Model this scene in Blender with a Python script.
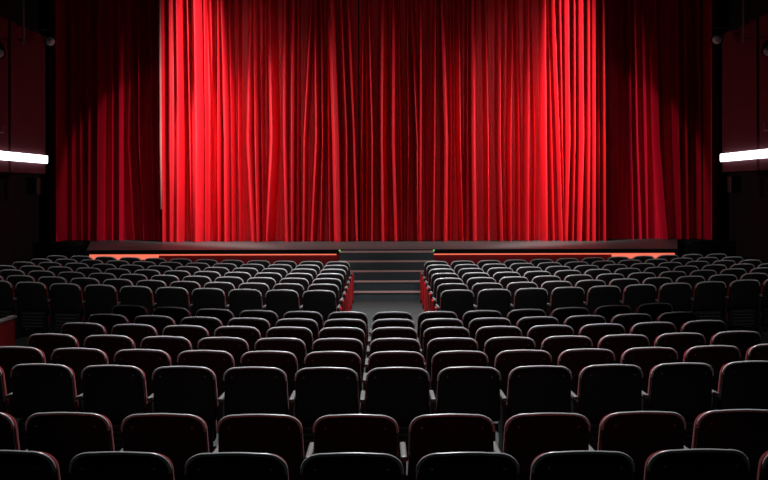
import bpy, bmesh, math, random
from mathutils import Vector, Matrix, noise
for o in list(bpy.data.objects):
    bpy.data.objects.remove(o)
sc = bpy.context.scene
COL = sc.collection
random.seed(7)
R = math.radians

# ------------------------------------------------------------ camera, world, lights, exposure
CAMZ, F, HY = 2.39, 945.0, 190.0
cd = bpy.data.cameras.new('camera'); cam = bpy.data.objects.new('camera', cd); COL.objects.link(cam)
cam.location = (0, 0, CAMZ); cam.rotation_euler = (R(90), R(0.15), 0)
cd.sensor_width = 36; cd.lens = F / 768 * 36; cd.shift_y = -(240 - HY) / 768; cd.clip_start = .05
sc.camera = cam
w = bpy.data.worlds.new('world'); sc.world = w; w.use_nodes = True
w.node_tree.nodes['Background'].inputs[0].default_value = (.5, .55, .6, 1)
w.node_tree.nodes['Background'].inputs[1].default_value = 0.0
sc.view_settings.view_transform = 'Standard'; sc.view_settings.look = 'None'
sc.view_settings.gamma = 1; sc.view_settings.use_curve_mapping = False
sc.view_settings.exposure = 0.0

def aim(o, t):
    o.rotation_euler = (Vector(t) - o.location).to_track_quat('-Z', 'Y').to_euler()
def spot(name, loc, tgt, power, ang, blend, rad, color=(1, 1, 1)):
    l = bpy.data.lights.new(name, 'SPOT'); l.energy = power; l.spot_size = R(ang); l.spot_blend = blend
    l.shadow_soft_size = rad; l.color = color
    o = bpy.data.objects.new(name, l); COL.objects.link(o); o.location = loc; aim(o, tgt); return o
def area(name, loc, tgt, power, sx, sy, color=(1, 1, 1), spread=180):
    l = bpy.data.lights.new(name, 'AREA'); l.energy = power; l.shape = 'RECTANGLE'; l.size = sx; l.size_y = sy
    l.color = color; l.spread = R(spread)
    o = bpy.data.objects.new(name, l); COL.objects.link(o); o.location = loc; aim(o, tgt); return o
# stage light from the front: one wide round pool over the curtains
spot('front_spot', (0, 4.0, 9.6), (0, 26.3, .72), 450, 41.5, .12, .12, (1, .95, .95))
# side spots with tall narrow beams on the outer parts of the main curtain, others raking across it
for s in (-1, 1):
    o = spot('side_spot', (s * 2.0, 22.0, 7.6), (s * 5.3, 26.1, 4.0), 2500, 108, .85, .06, (1, .93, .92)); o.scale = (.16, 1, 1)
    o = spot('side_spot', (s * 3.0, 19.6, 7.2), (s * 3.8, 26.2, 2.2), 420, 96, 1, .10, (1, .93, .92)); o.scale = (.42, 1, 1)
    spot('rake_spot', (s * 7.2, 23.4, 5.0), (s * .3, 26.2, 2.0), 1500, 84, 1, .08, (1, .92, .9))
# two spots crossing over onto the lower part of the opposite side drape
for s in (-1, 1):
    o = spot('drape_spot', (s * -4.6, 14.0, 8.8), (s * 6.1, 26.6, 2.2), 1700, 24.5, .2, .10, (1, .93, .95)); o.scale = (.62, 1, 1)
# house lights over the seats, and three from the back of the hall onto the front rows and the stage edge
spot('house_spot', (0, 16.5, 9.5), (0, 16.0, 0), 5600, 63, 1, .25, (.95, .98, 1))
spot('house_spot', (0, 11.0, 9.5), (0, 7.9, 0), 5200, 63, 1, .25, (.95, .98, 1))
for x in (-4.2, 0, 4.2):
    spot('house_spot', (x * .8, 3.0, 9.7), (x, 18.6, .3), 1000, 27, .5, .25, (1, .94, .92))

# ------------------------------------------------------------ materials
def mat(name, color, rough=.6, spec=.5, sheen=0, metal=0, emis=None, es=0, bump=0, bscale=40, var=0, vscale=6, coat=0):
    m = bpy.data.materials.new(name); m.use_nodes = True
    nt = m.node_tree; b = nt.nodes['Principled BSDF']
    b.inputs['Base Color'].default_value = (*color, 1); b.inputs['Roughness'].default_value = rough
    b.inputs['Specular IOR Level'].default_value = spec; b.inputs['Metallic'].default_value = metal
    b.inputs['Sheen Weight'].default_value = sheen; b.inputs['Coat Weight'].default_value = coat
    if emis: b.inputs['Emission Color'].default_value = (*emis, 1); b.inputs['Emission Strength'].default_value = es
    if var or bump:
        tc = nt.nodes.new('ShaderNodeTexCoord')
    if var:
        n = nt.nodes.new('ShaderNodeTexNoise'); n.inputs['Scale'].default_value = vscale; n.inputs['Detail'].default_value = 4
        mp = nt.nodes.new('ShaderNodeMapRange'); mp.inputs[3].default_value = 1 - var; mp.inputs[4].default_value = 1 + var
        mx = nt.nodes.new('ShaderNodeMix'); mx.data_type = 'RGBA'; mx.blend_type = 'MULTIPLY'; mx.inputs[0].default_value = 1
        mx.inputs[6].default_value = (*color, 1)
        nt.links.new(tc.outputs['Object'], n.inputs['Vector']); nt.links.new(n.outputs[0], mp.inputs[0])
        nt.links.new(mp.outputs[0], mx.inputs[7]); nt.links.new(mx.outputs[2], b.inputs['Base Color'])
    if bump:
        n = nt.nodes.new('ShaderNodeTexNoise'); n.inputs['Scale'].default_value = bscale; n.inputs['Detail'].default_value = 3
        bp = nt.nodes.new('ShaderNodeBump'); bp.inputs['Strength'].default_value = bump; bp.inputs['Distance'].default_value = .01
        nt.links.new(tc.outputs['Object'], n.inputs['Vector']); nt.links.new(n.outputs[0], bp.inputs['Height'])
        nt.links.new(bp.outputs[0], b.inputs['Normal'])
    return m
M = dict(
    velvet=mat('bright_red_velvet', (.72, .008, .018), .6, .35, .0, var=.10, vscale=3, bump=.04, bscale=18),
    velvet_dark=mat('crimson_velvet', (.70, .004, .030), .7, .2, .0, var=.12, vscale=3, bump=.04, bscale=18),
    hem=mat('pale_edge_highlight', (.75, .28, .24), .7, .3),  # pale colour for light caught on the turned curtain edge
    shell=mat('black_shell', (.011, .0105, .012), .5, .25, bump=.06, bscale=120),
    rim_highlight=mat('grey_rim_highlight', (.62, .62, .63), .3, .8),  # black plastic rim coloured pale grey for the highlight along it
    red=mat('red_upholstery', (.24, .006, .010), .8, .2, .1, bump=.2, bscale=150),
    endred=mat('bright_red_end_panel', (.62, .014, .02), .6, .3),
    arm=mat('grey_armrest', (.17, .17, .165), .45, .5),
    blackmetal=mat('black_metal', (.015, .015, .016), .5, .5),
    screw=mat('screw_steel', (.25, .25, .26), .3, .6, metal=.6),
    vent=mat('grey_louvre', (.05, .05, .052), .5, .5),
    floor=mat('grey_floor', (.05, .056, .054), .75, .3, var=.2, vscale=4),
    stagefloor=mat('grey_stage_boards', (.085, .09, .09), .5, .4, var=.2, vscale=2),
    edge=mat('brown_stage_edge', (.10, .05, .035), .5, .4),
    fascia=mat('red_fascia', (.30, .01, .012), .7, .3),
    tread=mat('slate_step', (.075, .095, .105), .7, .3, var=.15),
    nosing=mat('pink_nosing', (.85, .52, .48), .5, .4),
    wall=mat('dark_wall', (.009, .003, .004), .85, .2, var=.2),
    panel=mat('maroon_panel', (.055, .005, .011), .7, .3, var=.12),
    black=mat('matt_black', (.006, .006, .006), .85, .2),
    lens=mat('grey_lens', (.32, .34, .33), .25, .6),
    neon=mat('white_light_strip', (1, 1, 1), .5, .5, emis=(.93, .95, 1), es=4.0),
    warm=mat('warm_light_strip', (.9, .4, .3), .5, .5, emis=(1, .17, .10), es=.95),
    green=mat('green_marker', (.1, .6, .1), .5, .5, emis=(.25, 1, .15), es=.6),
    cap=mat('grey_wall_cap', (.35, .35, .34), .4, .5),
)

# ------------------------------------------------------------ helpers
def obj(name, bm, m, parent=None, smooth=False):
    me = bpy.data.meshes.new(name); bmesh.ops.recalc_face_normals(bm, faces=bm.faces[:])
    bm.to_mesh(me); bm.free()
    me.materials.append(m)
    if smooth:
        for p in me.polygons: p.use_smooth = True
    o = bpy.data.objects.new(name, me); COL.objects.link(o)
    if parent: o.parent = parent
    return o
def tag(o, label=None, cat=None, group=None, kind=None):
    for k, v in (('label', label), ('category', cat), ('group', group), ('kind', kind)):
        if v: o[k] = v
    return o
def empty(name, loc=(0, 0, 0), rz=0):
    o = bpy.data.objects.new(name, None); COL.objects.link(o); o.location = loc; o.rotation_euler = (0, 0, rz)
    o.empty_display_size = .1; return o
def box(bm, x0, x1, y0, y1, z0, z1, bev=0):
    r = bmesh.ops.create_cube(bm, size=1)
    vs = r['verts']
    for v in vs:
        v.co = Vector(((x0 + x1) / 2 + v.co.x * (x1 - x0), (y0 + y1) / 2 + v.co.y * (y1 - y0), (z0 + z1) / 2 + v.co.z * (z1 - z0)))
    if bev:
        es = list({e for v in vs for e in v.link_edges})
        bmesh.ops.bevel(bm, geom=es, offset=bev, segments=2, affect='EDGES', profile=.5)
def bbox(*a, bev=0):
    bm = bmesh.new(); box(bm, *a, bev=bev); return bm
def tube(bm, pts, rad, n=8, closed=False):
    pts = [Vector(p) for p in pts]; rings = []
    N = len(pts)
    for i, p in enumerate(pts):
        a = pts[(i - 1) % N] if (closed or i > 0) else p
        b = pts[(i + 1) % N] if (closed or i < N - 1) else p
        t = (b - a).normalized()
        up = Vector((0, 1, 0)) if abs(t.y) < .9 else Vector((0, 0, 1))
        u = t.cross(up).normalized(); v = t.cross(u).normalized()
        rings.append([bm.verts.new(p + u * (math.cos(q * 2 * math.pi / n) * rad) + v * (math.sin(q * 2 * math.pi / n) * rad)) for q in range(n)])
    for i in range(N if closed else N - 1):
        a, b = rings[i], rings[(i + 1) % N]
        for q in range(n):
            bm.faces.new((a[q], a[(q + 1) % n], b[(q + 1) % n], b[q]))
    if not closed:
        bm.faces.new(rings[0]); bm.faces.new(rings[-1][::-1])
def cyl(bm, c, axis, r1, r2, h, n=16):
    q = Vector(axis).normalized().to_track_quat('Z', 'Y').to_matrix().to_4x4()
    bmesh.ops.create_cone(bm, cap_ends=True, segments=n, radius1=r1, radius2=r2, depth=h, matrix=Matrix.Translation(c) @ q)
def children(o): return [c for c in COL.objects if c.parent == o]

# ------------------------------------------------------------ the setting
GP = [(-3, .26), (4.2, .245), (5.5, .193), (7.45, .106), (8.35, .078), (9.25, .052), (10.15, .028), (11.05, .0), (11.9, -.028), (13.0, 0), (30, 0)]
def ground(y):
    for (a, za), (b, zb) in zip(GP, GP[1:]):
        if y <= b: return za + (zb - za) * (y - a) / (b - a)
    return 0
def rise(x):
    t = min(abs(x) / 6.4, 1.0); return .13 * t * t * (1.6 - .6 * t)
_g1 = ground
def ground(y, x=0.0): return _g1(y) + (rise(x) * (1 - .3 * min(1, max(0, (y - 14) / 6))) if y < 21.5 else rise(x) * .7 * max(0, (22.2 - y) / .7))
bm = bmesh.new()
ys = sorted(set([p[0] for p in GP] + [-3 + .5 * k for k in range(67)] + [21.5, 22.2])); ys = [y for y in ys if y <= 30]
xs = [-9.6 + .4 * k for k in range(49)]
g = [[bm.verts.new((x, y, ground(y, x))) for x in xs] for y in ys]
for a in range(len(ys) - 1):
    for b in range(len(xs) - 1): bm.faces.new((g[a][b], g[a][b + 1], g[a + 1][b + 1], g[a + 1][b]))
bd = [e for e in bm.edges if len(e.link_faces) == 1]
ex = bmesh.ops.extrude_edge_only(bm, edges=bd)
for v in [v for v in ex['geom'] if isinstance(v, bmesh.types.BMVert)]: v.co.z = -.4
bmesh.ops.contextual_create(bm, geom=[e for e in bm.edges if len(e.link_faces) == 1])
tag(obj('floor', bm, M['floor']), kind='structure')
tag(obj('wall_left', bbox(-9.75, -9.6, -3, 30, -.4, 10), M['wall']), kind='structure')
tag(obj('wall_right', bbox(9.6, 9.75, -3, 30, -.4, 10), M['wall']), kind='structure')
tag(obj('wall_rear', bbox(-9.75, 9.75, -3.15, -3, -.4, 10), M['wall']), kind='structure')
tag(obj('wall_stage', bbox(-9.75, 9.75, 30, 30.15, -.4, 10), M['black']), kind='structure')
tag(obj('ceiling', bbox(-9.75, 9.75, -3.15, 30.15, 10, 10.15), M['black']), kind='structure')
# projecting side boxes with maroon panels, each carrying a light strip
n = 0
for s in (-1, 1):
    for (y0, y1) in ((21.95, 24.2), (18.6, 21.8), (15.3, 18.45)):
        n += 1
        x0, x1 = sorted((s * 8.66, s * 9.6))
        tag(obj('trim_%d' % n, bbox(x0, x1, y0, y1, 2.82, 6.35, bev=.01), M['panel']), kind='structure')
    side = 'left' if s < 0 else 'right'
    t = empty('light_strip', (s * 8.7, 20, 3.19))
    tag(t, 'long white glowing light strip along the %s side wall beside the curtain' % side, 'light strip', 'white side wall light strips')
    def loc(bm, o=t):
        bmesh.ops.translate(bm, verts=bm.verts[:], vec=-o.location); return bm
    bm = bmesh.new()
    for yb in (16, 18, 20, 22, 23.8): box(bm, *sorted((s * 8.636, s * 8.659)), yb - .04, yb + .04, 3.15, 3.23)
    obj('wall_clip', loc(bm), M['blackmetal'], t)
    obj('diffuser', loc(bbox(*sorted((s * 8.59, s * 8.635)), 15.32, 24.17, 3.09, 3.29, bev=.02)), M['neon'], t)

# ------------------------------------------------------------ stage
SE, SH = 22.35, .98
st = tag(empty('stage', (0, SE, 0)), 'low grey stage with red fascia in front of the curtains', 'stage')
def S(name, bm, m, p=st, smooth=False):
    bmesh.ops.translate(bm, verts=bm.verts[:], vec=(0, -SE, 0)); return obj(name, bm, m, p, smooth)
bm = bmesh.new(); P_ = [(-7.05, SE + .04), (6.95, SE + .04), (8.35, 26.9), (8.35, 29.9), (-8.35, 29.9), (-8.35, 26.9)]
lo_, hi_ = [[bm.verts.new((x, y, z)) for x, y in P_] for z in (SH - .1, SH)]
bm.faces.new(lo_[::-1]); bm.faces.new(hi_)
for i in range(6): bm.faces.new((lo_[i], lo_[(i + 1) % 6], hi_[(i + 1) % 6], hi_[i]))
S('stage_floor', bm, M['stagefloor'])
for s in (-1, 1): S('wing_platform', bbox(*sorted((s * 8.36, s * 9.59)), 25.8, 29.9, 0, SH), M['black'])
S('edge_lip', bbox(-7.07, 6.97, SE - .03, SE + .038, SH - .07, SH + .004, bev=.006), M['black'])
S('fascia', bbox(-7.0, 6.9, SE + .10, 29.8, 0.0, SH - .102), M['fascia'])
for a, b, z0 in ((-7.0, -5.35, .75), (-5.35, -1.13, .85), (1.17, 5.4, .85), (5.4, 6.9, .75)):  # outer sections made taller to add the strip's glow on the fascia
    S('light_strip', bbox(a + .005, b - .005, SE + .07, SE + .099, z0, .925 if z0 < .8 else .91), M['warm'])
# stairs
sr = tag(empty('staircase', (.06, 20.5, 0)), 'wide dark slate steps with pale nosings rising to the stage from the aisle', 'staircase')
for k in range(5):
    z = .194 * (k + 1); y0 = 20.5 + .35 * k
    bm = bbox(-1.09, 1.09, y0 + .01 - 20.5, 22.28 - 20.5, z - .194 + .001, z - .001)
    s_ = obj('step', bm, M['tread'], sr)
    obj('nosing', bbox(-1.092, 1.092, y0 - 20.5 - .012, y0 - 20.5 + .035, z - .036, z + .004, bev=.004), M['nosing'], s_)
for s in (-1, 1):
    bm = bmesh.new(); bmesh.ops.create_icosphere(bm, subdivisions=2, radius=.022, matrix=Matrix.Translation((s * 1.09, 1.37, .99)))
    o = obj('marker_light', bm, M['green'], sr, True); o['label'] = 'green marker light'

# ------------------------------------------------------------ curtains
# folds: (x where it hangs at the top, middle, bottom in 1/27.6 m units from the left, half width, depth)
def curtain(name, folds, xl, xr, y_base, m, label, group, seed, hem=.012, z0=SH + .004, z1=9.4, d_ref=25.85, amp=2.5, step=.011):
    U = d_ref / F
    fx = [[(f[i] - 384) * U for i in range(3)] + [f[3] * .84 * U, f[4]] for f in folds]
    X0, X1 = (xl - 384) * U, (xr - 384) * U
    nx = int((X1 - X0) / step); nz = 46
    zk = (6.8, 3.77, 1.25)
    bm = bmesh.new(); grid = []
    for j in range(nz + 1):
        tz = j / nz; z = z0 + (z1 - z0) * tz ** 1.25
        pos = []
        for a, b, c, hw, am in fx:
            if z >= zk[1]: x = b + (a - b) * (z - zk[1]) / (zk[0] - zk[1])
            else: x = b + (c - b) * (zk[1] - z) / (zk[1] - zk[2])
            pos.append((x, hw, am))
        row = []
        for i in range(nx + 1):
            x = X0 + (X1 - X0) * i / nx
            d = 0
            for px, hw, am in pos:
                u = abs(x - px) / hw
                if u < 1: d = max(d, am * amp * (1 - u ** 1.8))
            nn = noise.noise(Vector((x * 7.0, z * .16, seed))) * .022 + noise.noise(Vector((x * 22.0, z * .35, seed + 9))) * .007
            nn += noise.noise(Vector((x * 3.0, z * 2.0, seed + 4))) * hem * max(0, 1.9 - z)
            row.append(bm.verts.new((x, y_base - d + nn, z)))
        grid.append(row)
    for j in range(nz):
        for i in range(nx):
            bm.faces.new((grid[j][i], grid[j][i + 1], grid[j + 1][i + 1], grid[j + 1][i]))
    # close the cloth with a back layer so that it has thickness
    back = [[bm.verts.new(v.co + Vector((0, .03, 0))) for v in (row[0], row[-1])] for row in grid]
    for j in range(nz):
        bm.faces.new((grid[j][0], grid[j + 1][0], back[j + 1][0], back[j][0]))
        bm.faces.new((grid[j][-1], back[j][1], back[j + 1][1], grid[j + 1][-1]))
    me = bpy.data.meshes.new(name)
    bmesh.ops.recalc_face_normals(bm, faces=bm.faces[:]); bm.to_mesh(me); bm.free(); me.materials.append(m)
    for p in me.polygons: p.use_smooth = True
    o = bpy.data.objects.new(name, me); COL.objects.link(o)
    tag(o, label, 'curtain', group)
    return o
main_f = [
 (162.2,162.8,163.4,1.8,.26), (169.5,170,170,6.0,.20), (177,178,177,6.0,.22), (187,189,190,3.5,.16), (195,197,196,7.5,.24),
 (172,172,172,10.5,.17), (193,194,194,9,.16), (202.5,203.5,203,2.5,.10), (208.6,212,210,3.5,.05), (217.4,217.4,217.4,3.0,.18), (222,225,225,4.8,.20), (229,230.5,231,3.6,.14),
 (238,237.6,238.5,1.8,.14), (250.6,248.5,252.5,5.5,.23), (255,255.6,257,3.5,.22), (262,261,262,1.8,.14), (270,272,267,7.5,.17),
 (284.8,284.8,286.7,4.6,.23), (292.6,291.8,291,4.2,.21), (298,297.5,298,1.9,.16), (310,304,303,3.2,.18), (315.6,316.6,312,4.6,.18),
 (322,322.5,320.5,2.0,.18), (328,328,329,2.8,.15), (332,335.5,337,6.5,.24), (342,346,346,4.5,.17), (349,353.5,356,3.2,.17)]
main_g = [
 (363.5,361.8,362,1.6,.14), (366,366.5,366,2.4,.10), (370,372.6,372,2.0,.17), (384,383,384,6.8,.17), (394,393.4,395.7,2.8,.24), (399.6,401.6,402,2.2,.13),
 (408,409,408,1.8,.17), (413,418,418,4.6,.17), (421.5,421,420.5,2.3,.22), (429,427,428,1.9,.07), (436,435.2,433.8,2.4,.21), (443.5,446.5,445.5,4.0,.24), (452,452.5,452,3,.08),
 (460,460.7,463,4.4,.16), (468.5,467.6,467,1.8,.18), (474,474,475,4.9,.22), (487,488.7,489,3.6,.20), (500,499.8,501.8,3.2,.25), (505.7,504.5,506,1.6,.08),
 (512.5,511,511,3.0,.22), (519,521,521,3.6,.11), (529,528.5,528,3.1,.26), (534,537,536,2.0,.12), (545.7,545.7,546.6,4.4,.25), (550,553,555,2.6,.17), (555.5,559.4,562,1.8,.25),
 (562,563,565,2.6,.20), (569,569.5,567,4.4,.24), (576,576,574,1.9,.20), (583,583.2,581,4.6,.25), (590,590,589,4.4,.22), (594.5,594.2,594,2.6,.29), (599,600,600,2.6,.20), (604.3,605,605,1.8,.25)]
side_l = [(44,44,44,3,.12), (51.5,51.5,51.5,3.2,.34), (61,61,61,2.2,.12), (70,69,70,2.6,.10), (80,79.5,79,4.8,.16), (92,91,90,3.0,.24), (103,102.5,102,2.6,.11), (111.5,111.3,111,3.0,.17), (122,119,124,2.6,.12), (123,126,134,2.0,.13), (132.8,132.8,137,3.0,.23), (143,144,146,3.4,.13), (152,151,152,5.5,.15), (158,158.5,158,2.4,.12)]
side_r = [(609,611,613,4.8,.17), (618,620,621,3,.08), (630,631.5,629,2.6,.14), (638,639.3,641,2.0,.17), (645,647,650,3.6,.13), (655,657,658,2.6,.09), (664,666.7,674,3.2,.22), (672,675,679,2.4,.08), (686,687,689,2.0,.22), (694,696,697,2.0,.20), (703,704,704,2.6,.10), (710,711,711,3.4,.15), (716.5,716.5,716.5,3.2,.34), (724,724,724,3,.12)]
mc = curtain('stage_curtain', main_f, 161.3, 358.0, 26.38, M['velvet'], 'bright red velvet main curtain, left half, its pale outer edge against the dark side drape', 'main stage curtains', 1.3)
curtain('stage_curtain', main_g, 359.2, 606.4, 26.38, M['velvet'], 'bright red velvet main curtain, right half, hanging above the right part of the stage', 'main stage curtains', 5.1)
bm = bmesh.new(); tube(bm, [(-6.07, 25.72, SH + .9), (-6.075, 25.72, 3.5), (-6.085, 25.72, 6), (-6.085, 25.72, 9.38)], .028, 8)  # thin tube added as the bright line of light on the curtain edge
o = obj('edge_highlight', bm, M['hem'], mc, True); o['label'] = 'pale pink highlight painted on the curtain edge'
curtain('side_curtain', side_l, 34, 166, 27.05, M['velvet_dark'], 'darker crimson side drape left of the bright main curtain', 'dark side curtains', 8.4, amp=2.5)
curtain('side_curtain', side_r, 600, 734, 27.05, M['velvet_dark'], 'darker crimson side drape right of the bright main curtain', 'dark side curtains', 3.7, amp=2.5)

# ------------------------------------------------------------ theatre seat
TILT = .17
def outline(hw_top=.242, hw_bot=.252, z0=.44, z1=.88, rx=.12, rz=.098, rb=.03, n=9):
    P = []
    def side(s):
        out = [(s * hw_bot, z0 + rb)]
        for k in range(1, 7):
            t = k / 7; out.append((s * (hw_bot + (hw_top - hw_bot) * t), z0 + rb + (z1 - rz - z0 - rb) * t))
        for k in range(n + 1):
            a = k / n * math.pi / 2
            ca, sa = math.cos(a) ** .85, math.sin(a) ** .85
            out.append((s * (hw_top - rx + rx * ca), z1 - rz + rz * sa))
        return out
    r = side(1); l = side(-1)
    P += r
    for k in range(1, 6):
        t = k / 6; xx = (hw_top - rx) * (1 - 2 * t); P.append((xx, z1 + .006 * (1 - (2 * t - 1) ** 2)))
    P += l[::-1]
    for s in (-1, 1):
        rng = range(0, 3) if s < 0 else range(2, -1, -1)
        for k in rng:
            a = (k + 1) / 3 * math.pi / 2
            P.append((s * (hw_bot - rb + rb * math.cos(a)), z0 + rb - rb * math.sin(a)))
    return P
def bend(x, y, z):
    return (x, y + .42 * x * x - TILT * (z - .44), z)
def slab(rings, cx, cz):
    """rings: list of (outline, y, scale); closes both ends with inner rings"""
    bm = bmesh.new(); prev = None
    for P, y, s in rings:
        cur = [bm.verts.new(bend(cx + (x - cx) * s, y, cz + (z - cz) * s)) for x, z in P]
        if prev:
            N = len(cur)
            for i in range(N): bm.faces.new((prev[i], prev[(i + 1) % N], cur[(i + 1) % N], cur[i]))
        prev = cur
        if P is rings[0][0] and y == rings[0][1] and s == rings[0][2]: first = cur
    for ring, yy in ((first, rings[0][1]), (prev, rings[-1][1])):
        c = bm.verts.new(bend(cx, yy, cz)); N = len(ring)
        for i in range(N): bm.faces.new((ring[i], ring[(i + 1) % N], c))
    return bm
OUT = outline()
CUSH = outline(.247, .2565, .47, .874, .115, .098)
def seat_cushion_bm():
    # tipped-up seat pan: a rounded pad standing nearly upright in front of the back
    bm = bmesh.new(); box(bm, -.215, .215, .06, .16, .24, .585, bev=.035)
    for v in bm.verts: v.co.y += (v.co.z - .3) * .04 + .02
    return bm
def make_seat(screws, right_arm, panel):
    t = empty('theatre_seat')
    obj('backrest_shell', slab([(OUT, -.052, .45), (OUT, -.052, .9), (OUT, -.046, .975), (OUT, -.034, 1.0), (OUT, -.016, 1.0)], 0, .66), M['shell'], t, True)
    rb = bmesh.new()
    pts = [bend(x, -.032, z) for x, z in OUT[:-6] if z > .745]  # upper run only, where the painted highlight shows
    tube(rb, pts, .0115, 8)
    r_ = obj('rim_highlight', rb, M['rim_highlight'], t, True); 
    obj('backrest_cushion', slab([(CUSH, -.0155, .98), (CUSH, -.008, 1.0), (CUSH, .022, 1.0), (CUSH, .045, .96), (CUSH, .055, .85), (CUSH, .05, .5)], 0, .67), M['red'], t, True)
    obj('seat_pan', seat_cushion_bm(), M['red'], t, True)
    obj('seat_shell', bbox(-.215, .215, -.022, .045, .17, .43, bev=.02), M['shell'], t, False)
    bm = bmesh.new()
    for k in range(5): box(bm, -.17, .17, -.032, -.023, .19 + k * .05, .205 + k * .05)
    obj('vent_panel', bm, M['vent'], t)
    if screws:
        for s in (-1, 1):
            bm = bmesh.new(); p = bend(s * .175, -.052, .812); cyl(bm, p, (0, -1, -.17), .0085, .006, .008, 10)
            obj('screw', bm, M['screw'], t)
    for s in ((-1, 1) if right_arm else (-1,)):
        obj('armrest', bbox(s * .28 - .0185, s * .28 + .0185, -.06, .27, .60, .635, bev=.01), M['arm'], t)
        bm = bmesh.new(); box(bm, s * .28 - .014, s * .28 + .014, -.02, .22, .03, .60, bev=.006); box(bm, s * .28 - .03, s * .28 + .03, -.06, .26, .001, .029)
        obj('leg', bm, M['blackmetal'], t)
    if panel:
        p_ = obj('end_panel', bbox(panel * .30, panel * .325, -.02, .14, .05, .62, bev=.02) if panel > 0 else bbox(-.325, -.30, -.02, .14, .05, .62, bev=.02), M['endred'], t)
        p_['label'] = 'bright red side panel'
    return t
_cache = {}
def place_seat(x, y, rz, label, group, screws=True, right_arm=False, panel=0):
    key = (screws, right_arm, panel)
    if key not in _cache:
        t = make_seat(*key); _cache[key] = [t, children(t), False]
    t, ch, used = _cache[key]
    if used:
        r = t.copy(); COL.objects.link(r)
        for c in ch:
            d = c.copy(); COL.objects.link(d); d.parent = r
    else:
        r = t; _cache[key][2] = True
    r.location = (x, y, ground(y, x) + .003); r.rotation_euler = (0, 0, rz)
    tag(r, label, 'seat', group)
    return r
ORD = ['', 'first', 'second', 'third', 'fourth', 'fifth', 'sixth', 'seventh', 'eighth', 'ninth', 'tenth', 'eleventh', 'twelfth', 'thirteenth', 'fourteenth', 'fifteenth']
# front block: seven rows each side of the aisle, bending round towards the stage
FROW = [14.1, 15.05, 16.0, 16.95, 17.9, 18.85, 19.8]
def in_frame(x, y, m=45):
    return -m < 384 + x * F / y < 768 + m
cnt = 0
for i, d0 in enumerate(FROW):
    rown = 7 - i
    for s in (-1, 1):
        xx, k = 1.088 if s > 0 else .970 , 1
        side = 'left' if s < 0 else 'right'
        while k <= 12:
            sag = .015 * xx * xx; sl = .03 * xx
            x, y = s * xx, d0 + sag + .06
            if in_frame(x, y):
                rowtxt = 'row nearest the stage' if rown == 1 else '%s row from the stage' % ORD[rown]
                kt = 'first beside the aisle' if k == 1 else '%s seat from the aisle' % ORD[k]
                place_seat(x, y, s * math.atan(sl), 'black backed seat, %s front block, %s, %s' % (side, rowtxt, kt),
                           'front block seats on the %s' % side, screws=False, right_arm=(k == 1 and s < 0), panel=(-s if k == 1 else 0))
                cnt += 1
            xx += .557; k += 1
# rear block: eight rows without a middle aisle
RROW = [(4.6, .003, 0), (5.54, .003, 0), (7.45, .004, 1), (8.35, .005, 1), (9.25, .007, 1), (10.15, .012, 1), (11.0, .02, 1), (11.85, .03, 1)]
for i, (d0, a, odd) in enumerate(RROW):
    rowtxt = 'closest row' if i == 0 else '%s closest row' % ORD[i + 1]
    sp = .562
    ks = range(-6, 7) if odd else range(-6, 6)
    vis = [k for k in ks if in_frame(.12 + (k + (0 if odd else .5)) * .56, d0, 62 if i < 6 else 20)]
    for k in vis:
        kk = k + (0 if odd else .5); xo = kk * sp; x = (.122, .112)[i] + xo if i < 2 else .105 + xo
        y = d0 + a * xo * xo + .06 + .004 * xo
        if kk == 0: kt = 'middle seat'
        else:
            n_ = int(abs(kk) + .5); kt = '%s seat %s of centre' % (ORD[n_], 'left' if kk < 0 else 'right')
        place_seat(x, y, math.atan((2 * a + .012) * xo), 'black backed seat, rear block, %s, %s' % (rowtxt, kt),
                   'rear block seats', screws=True, right_arm=(k == vis[-1]))
        cnt += 1
print('SEATS', cnt)

# ------------------------------------------------------------ low wall beside the left side aisle
pw = tag(empty('low_wall', (-4.13, 7.5, 0)), 'low dark red side wall with grey cap at the left edge of the rear seats', 'low wall')
bm = bmesh.new(); box(bm, -.03, .025, -3.0, 3.0, .0, .97)
for v in bm.verts: v.co.z = max(v.co.z, ground(v.co.y + 7.5, 4.2) + .006) if v.co.z < .5 else v.co.z
obj('wall_body', bm, M['fascia'], pw)
bm = bmesh.new(); box(bm, -.04, .035, -3.0, 3.05, .971, 1.005, bev=.012)
obj('wall_cap', bm, M['cap'], pw)

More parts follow.
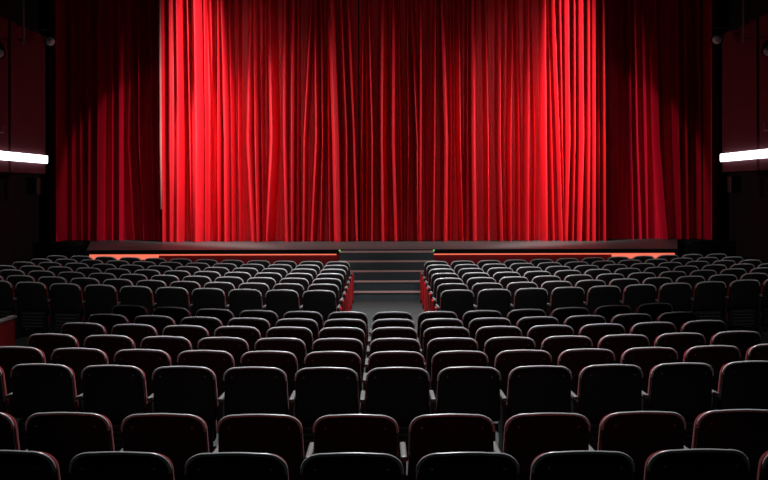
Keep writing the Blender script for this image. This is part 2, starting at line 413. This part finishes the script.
# ------------------------------------------------------------ theatre lamps and small fittings on the side boxes
def lamp(loc, tgt, label, arm_to):
    t = empty('stage_lamp', loc); tag(t, label, 'lamp', 'theatre lamps by the side walls')
    d = (Vector(tgt) - Vector(loc)).normalized()
    bm = bmesh.new(); cyl(bm, -d * .16, d, .10, .13, .34, 20); obj('lamp_body', bm, M['blackmetal'], t, False)
    bm = bmesh.new(); cyl(bm, d * .015, d, .135, .15, .06, 20); obj('lens_hood', bm, M['black'], t)
    bm = bmesh.new(); bmesh.ops.create_uvsphere(bm, u_segments=20, v_segments=10, radius=.115, matrix=Matrix.Translation(d * .02)); obj('lens', bm, M['lens'], t, True)
    bm = bmesh.new()
    s = Vector((d.y, -d.x, 0)).normalized() * .17
    c = -d * .14
    tube(bm, [c - s, c - s + Vector((0, 0, .24)), c + s + Vector((0, 0, .24)), c + s], .015, 6)
    obj('yoke', bm, M['blackmetal'], t)
    top = c + Vector((0, 0, .24)); e = Vector(arm_to) - Vector(loc)
    bm = bmesh.new(); tube(bm, [top, e], .02, 8); obj('hanging_arm', bm, M['blackmetal'], t)
for s in (-1, 1):
    side = 'left' if s < 0 else 'right'
    lamp((s * 8.15, 23.1, 6.06), (s * 5.6, 16, 2), 'black stage lamp with round grey lens near the %s curtain edge' % side, (s * 8.655, 23.1, 6.3))
    lamp((s * 8.35, 20.5, 5.4), (s * 6.4, 14, 1.5), 'lower black stage lamp at the %s frame edge' % side, (s * 8.655, 20.5, 5.7))
    # pole with rungs
    t = tag(empty('pipe_rail', (s * 8.5, 22.3, 5.0)), 'slim dark vertical pipe on the maroon %s wall panel' % side, 'pipe')
    bm = bmesh.new(); tube(bm, [(0, 0, .85), (0, 0, 2.6)], .025, 8); obj('pipe', bm, M['screw'], t)
    bm = bmesh.new()
    for z in (.95, 1.3): box(bm, *sorted((0, s * .118)), -.02, .02, z - .02, z + .02)
    obj('clamp', bm, M['blackmetal'], t)
    # wall bracket
    t = tag(empty('wall_bracket', (s * 8.655, 21.0, 3.7)), 'small pale metal hook on the %s wall above the light strip' % side, 'bracket')
    bm = bmesh.new(); tube(bm, [(0, -.3, 0), (-s * .1, -.3, 0), (-s * .1, .25, 0), (-s * .1, .25, .16)], .012, 6); obj('hook', bm, M['cap'], t)
    bm = bbox(*sorted((0, -s * .02)), -.36, -.24, -.06, .06); obj('mounting_plate', bm, M['blackmetal'], t)
    # loudspeaker under the box
    t = tag(empty('loudspeaker', (s * 8.9, 24.0, 2.3)), 'small black loudspeaker below the %s wall light strip' % side, 'loudspeaker')
    obj('cabinet', bbox(-.14, .14, -.12, .12, 0, .42, bev=.015), M['blackmetal'], t)
    obj('grille', bbox(-.12, .12, -.135, -.121, .03, .39), M['vent'], t)
    obj('ceiling_bracket', bbox(-.02, .02, -.02, .02, .421, .519), M['blackmetal'], t)
